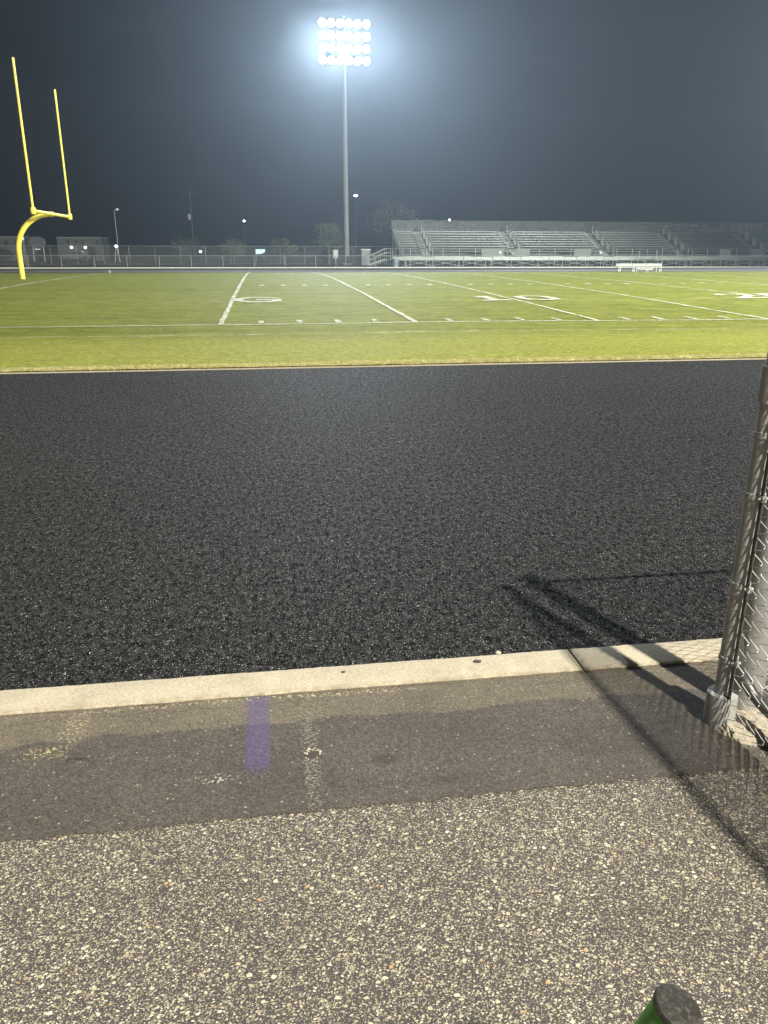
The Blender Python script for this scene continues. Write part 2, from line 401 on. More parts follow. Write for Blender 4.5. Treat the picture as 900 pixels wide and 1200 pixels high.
# inner track edge: pale painted concrete line at the foot of the grass
b = MB(); b.box(-60, 95, DG - .05, DG + .03, -.02, .012); tag(b.build('track_edge_line', M['kerb']), kind='structure')
def fz(x, y):
    e = min(1, max(0, (y - DG) / .6)); return .02 * e + crown(y) + (.008 * mnoise.noise(Vector((x * 1.3, y * 1.3, 0))) + .02 * mnoise.noise(Vector((x * .12, y * .2, 5)))) * e
vs = []; ys = [DG + .02, DG + .12, DG + .3, DG + .6] + [DG + 1 + i * .4 for i in range(149)]; ys = [y for y in ys if y < DF - .1] + [DF]
xs = [-60 + i * .5 for i in range(311)]
b = MB(); nx = len(xs); b.add([(x, y, fz(x, y)) for y in ys for x in xs], [(j * nx + i, j * nx + i + 1, (j + 1) * nx + i + 1, (j + 1) * nx + i) for j in range(len(ys) - 1) for i in range(nx - 1)])
tag(b.build('playing_field', M['grass'], smooth=True), kind='structure')
sheet('far_track', -60, 95, DF - .05, 81.0, 0, M['fartrack'], 1, 4, fz=lambda x, y: -.145 * (81.0 - y) / (81.0 - DF) )
sheet('far_track_band', -60, 95, 72.6, 75.6, 0, simple('worn_far_lane', (.26, .27, .25), .85, 0, .15, 1.2), 1, 2, fz=lambda x, y: -.145 * (81.0 - y) / (81.0 - DF) + .006)
b = MB(); b.box(-60, 95, 81.0, 81.35, -.05, .10); tag(b.build('far_kerb', M['farkerb']), kind='structure')

# ------------------------------------------------------------------ field markings (paint on the turf)
def strip(b, x0, x1, y0, y1, dz=.014):
    nx = max(1, int((x1 - x0) / .5)); ny = max(1, int((y1 - y0) / .4)); vs = []
    for j in range(ny + 1):
        for i in range(nx + 1):
            x = x0 + (x1 - x0) * i / nx; y = y0 + (y1 - y0) * j / ny
            ex = (.028 if i else -.028) * mnoise.noise(Vector((x * 3.1, y * 1.7, i * 9.))) * 1.5 if nx == 1 else 0
            ey = (.03 if j else -.03) * mnoise.noise(Vector((x * 1.9, y * 3.1, j * 7.))) * 1.5 if ny == 1 else 0
            vs.append((x + ex, y + ey, fz(x, y) + dz))
    b.add(vs, [(j * (nx + 1) + i, j * (nx + 1) + i + 1, (j + 1) * (nx + 1) + i + 1, (j + 1) * (nx + 1) + i) for j in range(ny) for i in range(nx)])
b = MB()
strip(b, -30, 80, DS - .05, DS + .06)                       # touchline
strip(b, -30, 80, DS + 48.76, DS + 48.88, .01)
for k in range(-2, 15):
    if k == -1: continue
    x = XG + k * YD; w = .06
    strip(b, x - w, x + w, DS + .06, DS + 48.76, .018)
for k in range(0, 71):
    if k % 5 == 0: continue
    x = XG + k * YD / 5
    if k % 5: strip(b, x - .06, x + .06, DS + .22, DS + .86)
    for yy in (DS + 16.25, DS + 32.5): strip(b, x - .10, x + .10, yy - .30, yy + .30)
def glyph(ch, cx, y0, w, h):
    """strokes of a field numeral, drawn in x/y"""
    def poly(pts, t=.31):
        for (a, c) in zip(pts[:-1], pts[1:]):
            a = Vector(a); c = Vector(c); d = (c - a); n = Vector((-d.y, d.x)).normalized() * t / 2; e = d.normalized() * t * .4
            q = [a - e - n, c + e - n, c + e + n, a - e + n]
            b.add([(cx + p.x, y0 + p.y, fz(cx + p.x, y0 + p.y) + .016 + gi[0]) for p in q], [(0, 1, 2, 3)]); gi[0] += .0006
    if ch == '0': poly([(-w * .36, h * .15), (-w * .42, h * .5), (-w * .36, h * .85), (-w * .1, h * .95), (w * .1, h * .95), (w * .36, h * .85), (w * .42, h * .5), (w * .36, h * .15), (w * .1, h * .05), (-w * .1, h * .05), (-w * .36, h * .15)])
    if ch == '1': poly([(-w * .2, h * .75), (.0, h * .93), (.0, h * .06)]); poly([(-w * .3, h * .06), (w * .3, h * .06)])
    if ch == '2': poly([(-w * .4, h * .75), (-w * .2, h * .93), (w * .2, h * .93), (w * .4, h * .72), (w * .3, h * .5), (-w * .4, h * .07), (w * .42, h * .07)])
    if ch == 'G': poly([(w * .42, h * .80), (w * .2, h * .93), (-w * .15, h * .93), (-w * .42, h * .68), (-w * .42, h * .32), (-w * .15, h * .07), (w * .2, h * .07), (w * .42, h * .22), (w * .42, h * .45), (w * .05, h * .45)])
gi = [0]
NY = 25.1
glyph('G', -.25, NY, 1.45, 2.1); glyph('1', 7.42, NY, 1.2, 2.0); glyph('0', 9.05, NY, 1.25, 2.0)
glyph('2', 16.45, NY, 1.25, 2.0); glyph('0', 18.1, NY, 1.25, 2.0)
tag(b.build('field_markings', M['paint']), kind='structure')
b = MB(); strip(b, -30, 60, DS + 6.75, DS + 6.83, .012); strip(b, -30, 60, DS - 1.90, DS - 1.78, .008)
tag(b.build('worn_field_markings', M['faint']), kind='structure')
b = MB(); b.add([(-.165, 2.40, .0075), (-.05, 2.40, .0075), (-.05, 2.984, .0075), (-.165, 2.984, .0075)], [(0, 1, 2, 3)])
tag(b.build('painted_stripe', M['purple']), kind='structure')

# real blades along the near edge of the turf
def blades(name, m, count, y0, y1, h0, h1, xr=(-9, 22), pw=1.0, wd=.010):
    b = MB()
    for _ in range(count):
        u = random.random() ** pw; y = y0 + (y1 - y0) * u; x = random.uniform(*xr)
        z = fz(x, y) if y > DG + .02 else .0
        h = random.uniform(h0, h1); a = random.uniform(0, math.pi); dx, dy = math.cos(a) * wd, math.sin(a) * wd
        lx, ly = random.uniform(-.6, .6) * h, random.uniform(-.7, .5) * h
        b.add([(x - dx, y - dy, z - .004), (x + dx, y + dy, z - .004), (x + lx, y + ly, z + h)], [(0, 1, 2)])
    tag(b.build(name, m), {'grass_edge': 'dry straw coloured grass fringe along the inner edge of the black track', 'turf_blades': 'short green turf blades growing over the near side of the field'}[name], 'grass', kind='stuff')
blades('grass_edge', M['straw'], 26000, DG - .02, DG + .30, .010, .034)
t = NT('turf_blade'); rn = t.n('ShaderNodeNewGeometry').outputs['Random Per Island']
t.base(t.ramp(rn, [(0, (.09, .12, .016)), (.6, (.19, .21, .04)), (1, (.36, .33, .12))])); t.rough(.7)
#blades('turf_blades', t.m, 5000, DG + .2, DG + 2.6, .012, .028, pw=1.8, wd=.012)

# small stones and bits
def lump(name, x, y, r, m, label, cat, fl=.6, z=0, sx=1.0, seed=0):
    b = MB(); n = 12; vs = []; rows = 7
    for j in range(rows):
        ph = math.pi * (j + .5) / rows
        for k in range(n):
            a = 2 * math.pi * k / n; d = Vector((math.sin(ph) * math.cos(a), math.sin(ph) * math.sin(a), math.cos(ph)))
            q = 1 + .45 * mnoise.noise(d * 1.7 + Vector((seed, 0, 0)))
            vs.append((d.x * r * q * sx, d.y * r * q, r * fl * .85 + d.z * r * fl * q))
    fs = [(j * n + k, (j + 1) * n + k, (j + 1) * n + (k + 1) % n, j * n + (k + 1) % n) for j in range(rows - 1) for k in range(n)]
    fs.append(tuple(range(n))); fs.append(tuple((rows - 1) * n + k for k in range(n - 1, -1, -1)))
    b.add(vs, fs); o = b.build(name, m, smooth=False, loc=(x, y, z)); tag(o, label, cat); return o
lump('pebble', 1.03, 3.195, .012, M['stone'], 'pale rounded pebble lying against the track side of the kerb', 'stone', .7, .002, seed=2)
lump('tar_lump', .905, 3.12, .014, M['darkstone'], 'small dark flat lump stuck on top of the kerb', 'stone', .2, .013, 1.4, seed=5)
lump('tar_lump', .275, 3.115, .008, M['darkstone'], 'tiny brown speck on top of the kerb above the broken hole', 'stone', .2, .013, 1.4, seed=9)
# the broken hole with bared stones
h = empty('pothole', (.103, 2.535, .004), 0, 'small broken hole in the asphalt ringed with loose pale stones', 'pothole')
b = MB(); n = 22; ring = []
for k in range(n):
    a = 2 * math.pi * k / n; q = 1 + .25 * mnoise.noise(Vector((math.cos(a) * 2, math.sin(a) * 2, 4)))
    ring.append((.030 * q * math.cos(a), .024 * q * math.sin(a), .0012))
b.add(ring, [tuple(range(n))]); b.build('hole', M['darkstone'], h)
b = MB()
for k in range(26):
    a = random.uniform(.1, 3.3) if k < 18 else random.uniform(0, 6.28); q = random.uniform(.022, .036); s_ = random.uniform(.0025, .0055)
    c = Vector((q * math.cos(a), q * .85 * math.sin(a) + (.01 if k < 18 else 0), s_ * .6)); vs = []
    for d in ((1, 0, 0), (-1, 0, 0), (0, 1, 0), (0, -1, 0), (0, 0, 1), (0, 0, -1)):
        vs.append(c + Vector(d) * s_ * random.uniform(.7, 1.3))
    b.add(vs, [(0, 2, 4), (2, 1, 4), (1, 3, 4), (3, 0, 4), (2, 0, 5), (1, 2, 5), (3, 1, 5), (0, 3, 5)])
tag(b.build('loose_stones', M['stone'], h), kind='stuff')

# ------------------------------------------------------------------ chain-link panel at the right
PX, PY, FH = 1.765, 2.52, 2.13
ux, uy = .075, -.997                    # the panel's direction, towards the camera side
fence = empty('chain_link_fence', (PX, PY, 0), 0, 'galvanised chain link panel with slim post in a concrete footing at the right edge', 'fence')
def fp(s, z, off=0): return (ux * s - uy * off * -1 * -1, uy * s + ux * off, z)
b = MB(); b.path([(0, 0, .06), (0, 0, .6), (0, 0, 1.2), (0, 0, FH)], .0335, 20); b.build('post', M['galv_dull'], fence, True)
b = MB(); b.lathe([(.036, FH - .03), (.037, FH + .005), (.030, FH + .03), (.012, FH + .042)], n=20); b.build('post_cap', M['galv_dull'], fence, True)
b = MB(); b.lathe([(.060, -.02), (.060, .135), (.058, .142), (.035, .144)], n=24); b.build('base_sleeve', M['galv_dull'], fence, True)
b = MB(); b.lathe([(.0345, 1.325), (.044, 1.327), (.044, 1.455), (.0345, 1.457)], n=24); b.build('coupling', M['galv_dull'], fence, True)
for z in (.30, .62, .98, 1.21, 1.6, 1.95):
    b = MB(); b.lathe([(.0345, z - .011), (.0375, z - .010), (.0375, z + .010), (.0345, z + .011)], n=20)
    b.box(-.010, .006, -.064, -.034, z - .011, z + .011); b.path([(-.020, -.050, z), (.020, -.050, z)], .006, 6)
    b.build('tension_band', M['galv_dull'], fence, True)
SX = -.004
b = MB(); b.box(SX - .003, SX + .003, -.058, -.042, .10, FH - .06); b.build('tension_bar', M['darksteel'], fence)
b = MB(); b.path([(.0, -.03, FH - .04), (ux * 3.0, uy * 3.0, FH - .04)], .021, 12); b.build('top_rail', M['galv_dull'], fence, True)
b = MB(); b.path([(.035, .02, .40), (.045, .01, .30), (.06, -.02, .22), (.085, -.07, .165), (.10, -.14, .14), (.10 + ux * .4, -.14 + uy * .4, .125), (.10 + ux * 2.6, -.14 + uy * 2.6, .12)], .024, 14); b.build('bottom_rail', M['darksteel'], fence, True)
b = MB()                                   # woven wires: each a zigzag, neighbours hooked together
hw, pv = .0275, .066                       # half width and full vertical repeat of one wire
nw = int(2.75 / (2 * hw)) ; WR = .0016
for k in range(nw + 1):
    pts = []; z0 = .045; zz = z0; i = 0
    s0 = .055 + k * 2 * hw * 1.0
    while zz < FH - .05:
        sg = 1 if (i + 0) % 2 else -1
        pts.append((s0 + sg * (hw + .002), (.0045 if sg > 0 else -.0045), zz, sg)); zz += pv / 2; i += 1
    P = []
    # hooked lower end
    s1, d1, z1, sg = pts[0]
    for (ds, dz_) in ((.013, .004), (.017, -.008), (.008, -.016), (-.004, -.012)):
        P.append((SX + ux * (s1 + ds * -sg), -.02 + uy * (s1 + ds * -sg), z1 + dz_ - .004))
    for (s1, d1, z1, sg) in pts:
        for q in (-.007, 0, .007):
            s2 = s1 - sg * abs(q) * .55
            P.append((SX + ux * s2 + .9 * (d1 * (1 if q > 0 else -1)), -.02 + uy * s2, z1 + q))
    b.path(P, WR, 5, False)
b.build('wire_mesh', M['wire'], fence, True)
# rough concrete collar on the ground
b = MB(); n = 36; vs = [(.13, -.09, .035)]; 
for rr, zz in ((.5, .033), (.85, .024), (1, -.004)):
    for k in range(n):
        a = 2 * math.pi * k / n; q = rr * (1 + .16 * mnoise.noise(Vector((math.cos(a) * 1.6, math.sin(a) * 1.6, 9))))
        x = .165 + .215 * q * math.cos(a); y = -.075 + .125 * q * math.sin(a)
        vs.append((x, y, zz + .008 * mnoise.noise(Vector((x * 30, y * 30, 0)))))
fs = [(0, 1 + k, 1 + (k + 1) % n) for k in range(n)] + [(1 + j * n + k, 1 + (j + 1) * n + k, 1 + (j + 1) * n + (k + 1) % n, 1 + j * n + (k + 1) % n) for j in range(2) for k in range(n)]
b.add(vs, fs); b.build('concrete_footing', M['footing'], fence, True)

gate = empty('trackside_fence', (1.93, 2.60, 0), 0, 'thick grey fence post behind the wire mesh, with a panel running off to the right', 'fence')
b = MB(); b.path([(0, 0, 0), (0, 0, .5), (0, 0, 1.4), (0, 0, FH)], .062, 28); b.build('post', M['pole_grey'], gate, True)
b = MB(); b.lathe([(.065, FH - .04), (.066, FH), (.05, FH + .035), (.02, FH + .05)], n=24); b.build('post_cap', M['pole_grey'], gate, True)
b = MB(); b.lathe([(.10, -.01), (.095, .012), (.064, .018)], n=24); b.build('concrete_footing', M['footing'], gate, True)
b = MB(); b.path([(.06, 0, FH - .06), (4.2, 0, FH - .06)], .014, 12); b.build('top_rail', M['galv_dull'], gate, True)
for x in (2.1, 4.2):
    b = MB(); b.path([(x, .03, 0), (x, .03, FH)], .03, 14); b.build('post', M['galv_dull'], gate, True)
b = MB()
for k in range(int(4.1 / .11)):
    for sg in (-1, 1):
        P = []; zz = .05; i = 0
        while zz < FH - .06: P.append((.09 + k * .11 + sg * (.0275 if i % 2 else -.0275) + (.055 if sg > 0 else 0), .01 * sg * .3, zz)); zz += .033; i += 1
        b.path(P, .0019, 4, False)
b.build('wire_mesh', M['wire'], gate)

# ------------------------------------------------------------------ green tube with rubber cap
cap = Vector((.494, .690, .905)); ax = Vector((-.25, .16, -.955)).normalized()
L = cap.z / -ax.z; foot = cap + ax * L
tube = empty('capped_tube', foot, 0, 'green tube leaning up with a scuffed black rubber cap at the bottom right corner', 'tube')
Rt = .031
def along(s): return tuple((ax * -s))
b = MB(); b.path([along(0), along(L * .5), along(L - .009)], Rt * .97, 32); b.build('tube', M['green'], tube, True)
b = MB(); b.path([along(L - .009), along(L - .0085), along(L - .003), along(L - .0005), along(L)], [Rt * .96, Rt * 1.03, Rt * 1.03, Rt * .98, Rt * .90], 32); b.build('rubber_cap', M['rubber'], tube, True)
b = MB(); b.path([along(L - .0125), along(L - .0095)], Rt * 1.01, 32); b.build('rim', M['green'], tube, True)

# ------------------------------------------------------------------ goal post
gp = empty('goal_post', (XG - 2 * YD, DC, fz(XG - 2 * YD, DC)), 0, 'tall yellow gooseneck goal post at the left end of the field', 'goal post')
H = 3.07
b = MB(); P = [(-1.85, 0, -.1), (-1.85, 0, .8), (-1.85, 0, 1.3)]
for i in range(1, 13):
    a = R(90) * i / 12; P.append((-1.85 + 1.75 * (1 - math.cos(a)), 0, 1.3 + (H - 1.3) * math.sin(a)))
P.append((0, 0, H)); b.path(P, .125, 18); b.build('gooseneck', M['yellow'], gp, True)
b = MB(); b.path([(0, -3.56, H), (0, 3.56, H)], .075, 14); b.build('crossbar', M['yellow'], gp, True)
for s in (-1, 1):
    b = MB(); b.path([(0, s * 3.555, H - .05), (0, s * 3.555, H + 6.1)], .055, 12); b.build('upright', M['yellow'], gp, True)
    b = MB(); b.lathe([(.10, H - .14), (.12, H - .1), (.12, H + .1), (.09, H + .16)], (0, s * 3.555, 0), 12); b.build('elbow', M['yellow'], gp, True)

# ------------------------------------------------------------------ far fences
def far_fence(name, xs, y, h, label, cover, rp=.03, base_z=.0, mc=(.22, .25, .23)):
    f = empty(name, (0, y, base_z), 0, label, 'fence')
    for x in xs:
        b = MB(); b.path([(x, 0, 0), (x, 0, h)], rp, 8); b.build('post', M['fencegrey'], f, True)
    b = MB(); b.path([(xs[0], 0, h), (xs[-1], 0, h)], rp * .9, 8); b.build('top_rail', M['galv'], f, True)
    b = MB(); b.path([(xs[0], 0, .06), (xs[-1], 0, .06)], rp * .5, 6); b.build('bottom_wire', M['galv'], f, True)
    b = MB(); b.box(xs[0], xs[-1], -.006, -.002, .05, h - .03); b.build('wire_mesh', m_mesh_far(cover, mc), f)
    return f
far_fence('low_fence', [-.92 + 3.03 * k for k in range(-20, 24)], 81.6, 1.14, 'long low chain link fence along the outer edge of the far track', .05, .034, .02, (.16, .18, .165))
far_fence('tall_fence', [-.9 + 2.95 * k for k in range(-24, 7)], 100, 2.1, 'taller chain link fence standing behind the low fence, left of the bleachers', .07, .028)
b = MB(); b.box(7.0, 7.48, -.03, 0, .9, 1.72); 
sg = empty('notice_board', (0, 82.4, 0), 0, 'small pale blank notice board on a post beside the floodlight pole', 'sign')
b.build('board', M['white'], sg); b = MB(); b.path([(7.24, .03, 0), (7.24, .03, 1.7)], .03, 8); b.build('post', M['galv'], sg)
cb = empty('utility_cabinet', (11.5, 92, 0), 0, 'grey mesh fronted utility cabinet between the floodlight pole and the bleacher stairs', 'cabinet')
b = MB(); b.box(-.5, .5, -.3, .3, .05, 1.72); b.build('body', simple('cabinet_grey', (.17, .19, .19), .7), cb)
b = MB(); b.box(-.54, .54, -.34, .34, 1.725, 1.79); b.build('lid', M['galv'], cb)

# ------------------------------------------------------------------ bleachers
bl = empty('bleachers', (0, 88, 0), 0, 'long aluminium bleachers with stair aisles behind the far fence', 'bleachers')
BX0, BX1 = 15.35, 70.0; DZ = .80
b = MB(); b.box(13.95, BX1, 0, 1.7, DZ - .04, DZ); b.build('walkway', M['alu_plank'], bl)
b = MB(); b.box(13.95, BX1, -.03, -.003, DZ - .16, DZ + .22); b.build('fascia', M['alu'], bl)
NR = 11; y0 = 1.7; run = .70; z0 = .98; rise = (3.74 - z0) / (NR - 1)
AIS = [18.75, 29.25, 40.1, 49.45, 59.75]
def segs():
    s = []; x = BX0
    for a in AIS: s.append((x, a - 1.25)); x = a + .02
    s.append((x, BX1)); return s
b = MB(); c_ = MB()
for i in range(NR):
    ya = y0 + i * run; z = z0 + i * rise
    b.box(BX0, BX1, ya + .30, ya + run + .02, z - .23 - .03, z - .23)      # foot plank
    c_.box(BX0, BX1, ya + .27, ya + .295, z - .23 - rise - .02, z - .26)      # riser
b.build('foot_planks', M['alu_plank'], bl); c_.build('risers', M['riser'], bl)
for i in range(NR):
    ya = y0 + i * run; z = z0 + i * rise; b = MB()
    for (a, c) in segs(): b.box(a, c, ya, ya + .26, z + .02, z + .085); 
    b.build('seat_row', M['alu'], bl)
for a in AIS:                                # aisle steps and mid-aisle handrails
    b = MB()
    for i in range(NR * 2):
        ya = y0 + i * run / 2; z = z0 - .22 + i * rise / 2
        b.box(a - 1.05 + .1 * (i % 2), a - .12, ya - .02, ya + .10, z + .0, z + .04)
    b.build('aisle_steps', M['alu_bright'], bl)
    b = MB()
    for q in range(4):
        i0 = .6 + q * 2.5; i1 = i0 + 1.9
        A = Vector((a + .05, y0 + i0 * run, z0 + i0 * rise)); B = Vector((a + .05, y0 + i1 * run, z0 + i1 * rise))
        u = Vector((0, 0, .82)); v_ = Vector((0, 0, .45))
        b.path([A - Vector((0, 0, .2)), A + u, B + u, B - Vector((0, 0, .2))], .048, 6); b.path([A + v_, B + v_], .036, 6)
    b.build('handrail', M['alu_bright'], bl, True)
# front guard rail with tall posts, top guard rail, end guard rail
b = MB()
for z in (DZ + .45, DZ + .78, DZ + 1.08): b.path([(13.95, .02, z), (BX1, .02, z)], .022 if z < 1.8 else .032, 6)
b.build('front_rail', M['alu'], bl, True)
for k in range(30):
    b = MB(); b.path([(15.9 + 1.83 * k, .0, .0), (15.9 + 1.83 * k, .0, DZ + 1.08)], .028, 6); b.build('front_post', M['galv_dull'], bl, True)
YB = y0 + NR * run + .1; ZT = 5.02
b = MB(); b.path([(BX0, YB, ZT), (BX1, YB, ZT)], .04, 8); b.path([(BX0, YB, 4.05), (BX1, YB, 4.05)], .03, 8); b.build('top_rail', M['alu'], bl, True)
for k in range(31):
    x = 15.45 + 1.826 * k
    if x < BX1:
        b = MB(); b.path([(x, YB, 3.3), (x, YB, ZT)], .028, 6); b.build('top_post', M['alu'], bl, True)
b = MB(); b.box(BX0, BX1, YB + .03, YB + .036, 3.5, ZT - .05); b.build('back_mesh', m_mesh_far(.10), bl)
b = MB(); b.box(BX0, BX1, YB - .35, YB - .05, 3.42, 3.9); b.build('back_plank', M['alu_plank'], bl)
b = MB()
for dz_, r_ in ((0, .045), (-.9, .03), (-1.75, .03)):
    b.path([(BX0, YB, ZT + dz_), (BX0 + .02, 1.4, 1.95 + dz_ * .55)], r_, 8)
for i in range(8):
    y = 1.4 + (YB - 1.4) * i / 7; zt = 1.95 + (ZT - 1.95) * i / 7; b.path([(BX0, y, zt - 1.5 if i else .8), (BX0, y, zt)], .022, 6)
b.build('end_rail', M['alu_bright'], bl, True)
b = MB()                                     # substructure
for k in range(0, 19):
    x = BX0 + .1 + k * 3.0
    for (yy, zt) in ((.3, DZ - .05), (1.9, 1.0 - .3), (4.5, 1.6), (7.2, 2.6), (YB - .2, 3.3)): b.path([(x, yy, 0), (x, yy, zt)], .04, 6)
    b.path([(x, .3, .05), (x, 4.5, 1.5)], .03, 6); b.path([(x, .35, .62), (x + 3, .35, .08)], .022, 6); b.path([(x, .35, .08), (x + 3, .35, .62)], .022, 6)
b.build('understructure', M['galv_dull'], bl, True)
for (a, c) in ((23.9, 26.4), (27.9, 29.4), (34.6, 36.6), (52.2, 53.6), (56.1, 57.7)):
    b = MB(); b.box(a, c, -.045, -.034, DZ + .25, DZ + 1.1); b.build('rail_panel', M['panel'], bl)
# stair flight down to the left of the walkway
st = MB()
for i in range(6):
    st.box(11.45 + i * .40, 11.45 + i * .40 + .42, .1, 1.5, .10 + i * .125 - .03, .10 + i * .125)
st.build('side_steps', M['alu'], bl)
b = MB()
for yy in (.05, 1.55):
    b.path([(11.35, yy, 0), (11.35, yy, 1.05), (13.25, yy, 1.87), (13.95, yy, 1.87), (13.95, yy, DZ)], .032, 6)
    b.path([(11.35, yy, .60), (13.25, yy, 1.42), (13.95, yy, 1.42)], .026, 6); b.path([(11.35, yy, .12), (13.3, yy, .76)], .05, 6)
    for x in (12.0, 12.6, 13.25): b.path([(x, yy, .15), (x, yy, 1.05 + (x - 11.35) / 1.9 * .82)], .022, 6)
b.build('side_stair_rail', M['alu_bright'], bl, True)
b = MB()
for i in range(5): b.box(42.4, 44.4, -.35 - i * .3, -.05 - i * .3, DZ - .17 * (i + 1) - .03 + .17, DZ - .17 * (i + 1) + .14)
b.build('front_steps', M['alu'], bl)
b = MB()
for x in (42.35, 44.45):
    b.path([(x, -1.5, 0), (x, -1.5, .95), (x, -.08, DZ + .95), (x, -.08, DZ)], .032, 6); b.path([(x, -1.5, .5), (x, -.08, DZ + .5)], .025, 6)
b.build('front_stair_rail', M['alu_bright'], bl, True)
# round section markers and a small lamp on the stand
for x, w in ((26.0, 'leftmost round white marker disc on the bleachers, hung on the front rail'), (37.7, 'round white marker disc on the front rail nearest above the white bench'), (59.2, 'round white marker disc on the front rail at the far right of the bleachers')):
    b = MB(); b.path([(0, 0, 0), (0, -.05, 0)], .14, 16); o = b.build('marker_disc', M['panel2'], loc=(x, 87.93, 1.48)); tag(o, w, 'marker', 'round marker discs on the bleachers')
lamp = MB(); lamp.lathe([(.04, -.1), (.12, -.04), (.12, .06), (.04, .12)], n=12); o = lamp.build('rail_lamp', M['walllens'], loc=(22.35, 88 + YB, ZT + .1)); tag(o, 'small lit lamp on the top rail of the bleachers', 'lamp')
dr = MB(); dr.lathe([(.29, 0), (.31, .03), (.30, .3), (.315, .32), (.30, .6), (.31, .8), (.28, .83)], n=20); o = dr.build('barrel', M['drum'], smooth=True, loc=(14.15, 87.2, 0)); tag(o, 'blue grey plastic barrel under the left end of the bleacher walkway', 'barrel')

# ------------------------------------------------------------------ bench and low sign
bn = empty('team_bench', (34.0, 70.2, -.137), 0, 'long white team bench with a board back, on the far side of the field', 'bench')
b = MB(); b.box(-2.2, 2.2, .18, .22, .50, .74); b.build('backrest', M['white'], bn)
b = MB(); b.box(-2.2, 2.25, -.20, .14, .38, .42); b.build('seat', M['white'], bn)
for x in (-1.95, -.6, .75, 2.0):
    b = MB(); b.box(x - .03, x + .03, -.18, -.12, 0, .38); b.box(x - .03, x + .03, .12, .178, 0, .70); b.build('leg', M['galv_dull'], bn)
sb = empty('low_sign', (33.4, 67.6, -.05), 0, 'low dark sign board with a row of pale letters in front of the white bench', 'sign')
b = MB(); b.box(-.84, .86, 0, .04, .12, .355); b.build('board', M['black'], sb)
b = MB(); b.box(-.95, -.88, -.01, .04, 0, .42); b.box(-.88, .95, -.01, .03, .36, .42); b.box(.90, .95, .0, .03, 0, .359); b.build('frame', M['white'], sb)
b = MB(); x = -.76
for w_, kind in ((.17, 0), (.13, 1), (.13, 0), (.13, 2), (.17, 1), (.12, 2), (.10, 1), (.10, 0)):
    z0_, z1_ = .18, .31
    b.box(x, x + .035, -.012, -.003, z0_, z1_)
    if kind == 0: b.box(x + .035, x + w_ - .02, -.012, -.003, z1_ - .045, z1_)
    if kind == 1: b.box(x + .035, x + w_ - .02, -.012, -.003, z0_, z0_ + .045)
    if kind == 2: b.box(x + .035, x + w_ - .02, -.012, -.003, z0_ + .03, z0_ + .075)
    x += w_ + .045
b.build('lettering', M['letter'], sb)
pm = MB(); pm.box(-.06, .06, -.06, .06, 0, .25); o = pm.build('pylon', M['white'], loc=(-12.2, 67.5, -.06)); tag(o, 'tiny white marker block at the far edge of the grass', 'marker')

# ------------------------------------------------------------------ floodlight tower
TX, TY = 9.72, 96.0
tw = empty('floodlight_tower', (TX, TY, 0), 0, 'very tall grey pole carrying a bank of blazing white floodlights', 'floodlight')
b = MB(); b.path([(0, 0, 0), (0, 0, 8), (0, 0, 16), (0, 0, 25.6)], [.33, .28, .23, .18], 20); b.build('pole', M['polemetal'], tw, True)
b = MB(); b.box(-.5, .5, -.5, .5, 0, .25); b.build('base', M['farkerb'], tw)
b = MB(); b.path([(0, 0, 21.5), (0, -.3, 21.5)], .08, 8)
for i in range(4): b.path([(-2.55, -.30, 21.15 + i * 1.17), (2.55, -.30, 21.15 + i * 1.17)], .05, 8); b.path([(0, 0, 21.15 + i * 1.17), (0, -.3, 21.15 + i * 1.17)], .05, 6)
b.build('crossarm', M['lamp_house'], tw, True)
def rotx(v, a): c, s = math.cos(a), math.sin(a); return (v[0], v[1] * c - v[2] * s, v[1] * s + v[2] * c)
hb = MB(); n = 20
prof = [(.10, .34), (.20, .26), (.36, .05), (.40, 0), (.40, -.03)]     # (radius, distance behind the lens), opening towards -y
vs = []
for (r_, d) in prof:
    for k in range(n):
        a = 2 * math.pi * k / n; vs.append(rotx((r_ * math.cos(a), d, r_ * math.sin(a)), R(28)))
hb.add(vs, [(i * n + k, (i + 1) * n + k, (i + 1) * n + (k + 1) % n, i * n + (k + 1) % n) for i in range(4) for k in range(n)] + [tuple(range(n))])
lb = MB(); lb.add([rotx((.385 * math.cos(2 * math.pi * k / n), -.01, .385 * math.sin(2 * math.pi * k / n)), R(28)) for k in range(n)], [tuple(range(n))])
first = None
for i in range(4):
    for j in range(6):
        loc = (-2.38 + j * .952, -.62, 21.22 + i * 1.17)
        if first is None:
            fl = hb.build('floodlight', M['lamp_house'], tw, True, loc); lb.build('lens', M['lens'], fl); first = fl
        else:
            c = copy_tree(first, tw); c.location = loc

tw2 = copy_tree(tw); tw2.location = (78, 96.2, 0); tw2['label'] = 'second very tall floodlight pole, far to the right beyond the bleachers'
# ------------------------------------------------------------------ small lamps, poles, signs, far buildings
def street(name, x, y, h, label, mat, arm=0, head=.28, r=.07):
    o = empty(name, (x, y, 0), 0, label, 'street lamp')
    b = MB(); b.path([(0, 0, 0), (0, 0, h)], [r * .8, r * .5], 8)
    if arm: b.path([(0, 0, h - .2), (arm * .5, 0, h + .1), (arm, 0, h + .08)], r * .5, 6)
    b.build('pole', M['darksteel'], o, True)
    b = MB(); b.lathe([(head * .5, -.12), (head, -.02), (head, .05), (head * .5, .16)], (arm, 0, h), 14); b.build('lamp_head', mat, o, True)
    return o
street('street_lamp', 14.15, 125, 9.35, 'brightest small street lamp, on a slim pole just right of the floodlight pole', M['streetlens'], 0, .30)
street('street_lamp', -2.69, 130, 5.85, 'small lit lamp hanging in the dark above the blue lit sign', M['walllens'], 0, .17, .03)
street('street_lamp', -8.5, 115, 1.4, 'low lit lamp near the ground behind the fence, left of the blue lit sign', M['walllens'], 0, .17, .04)
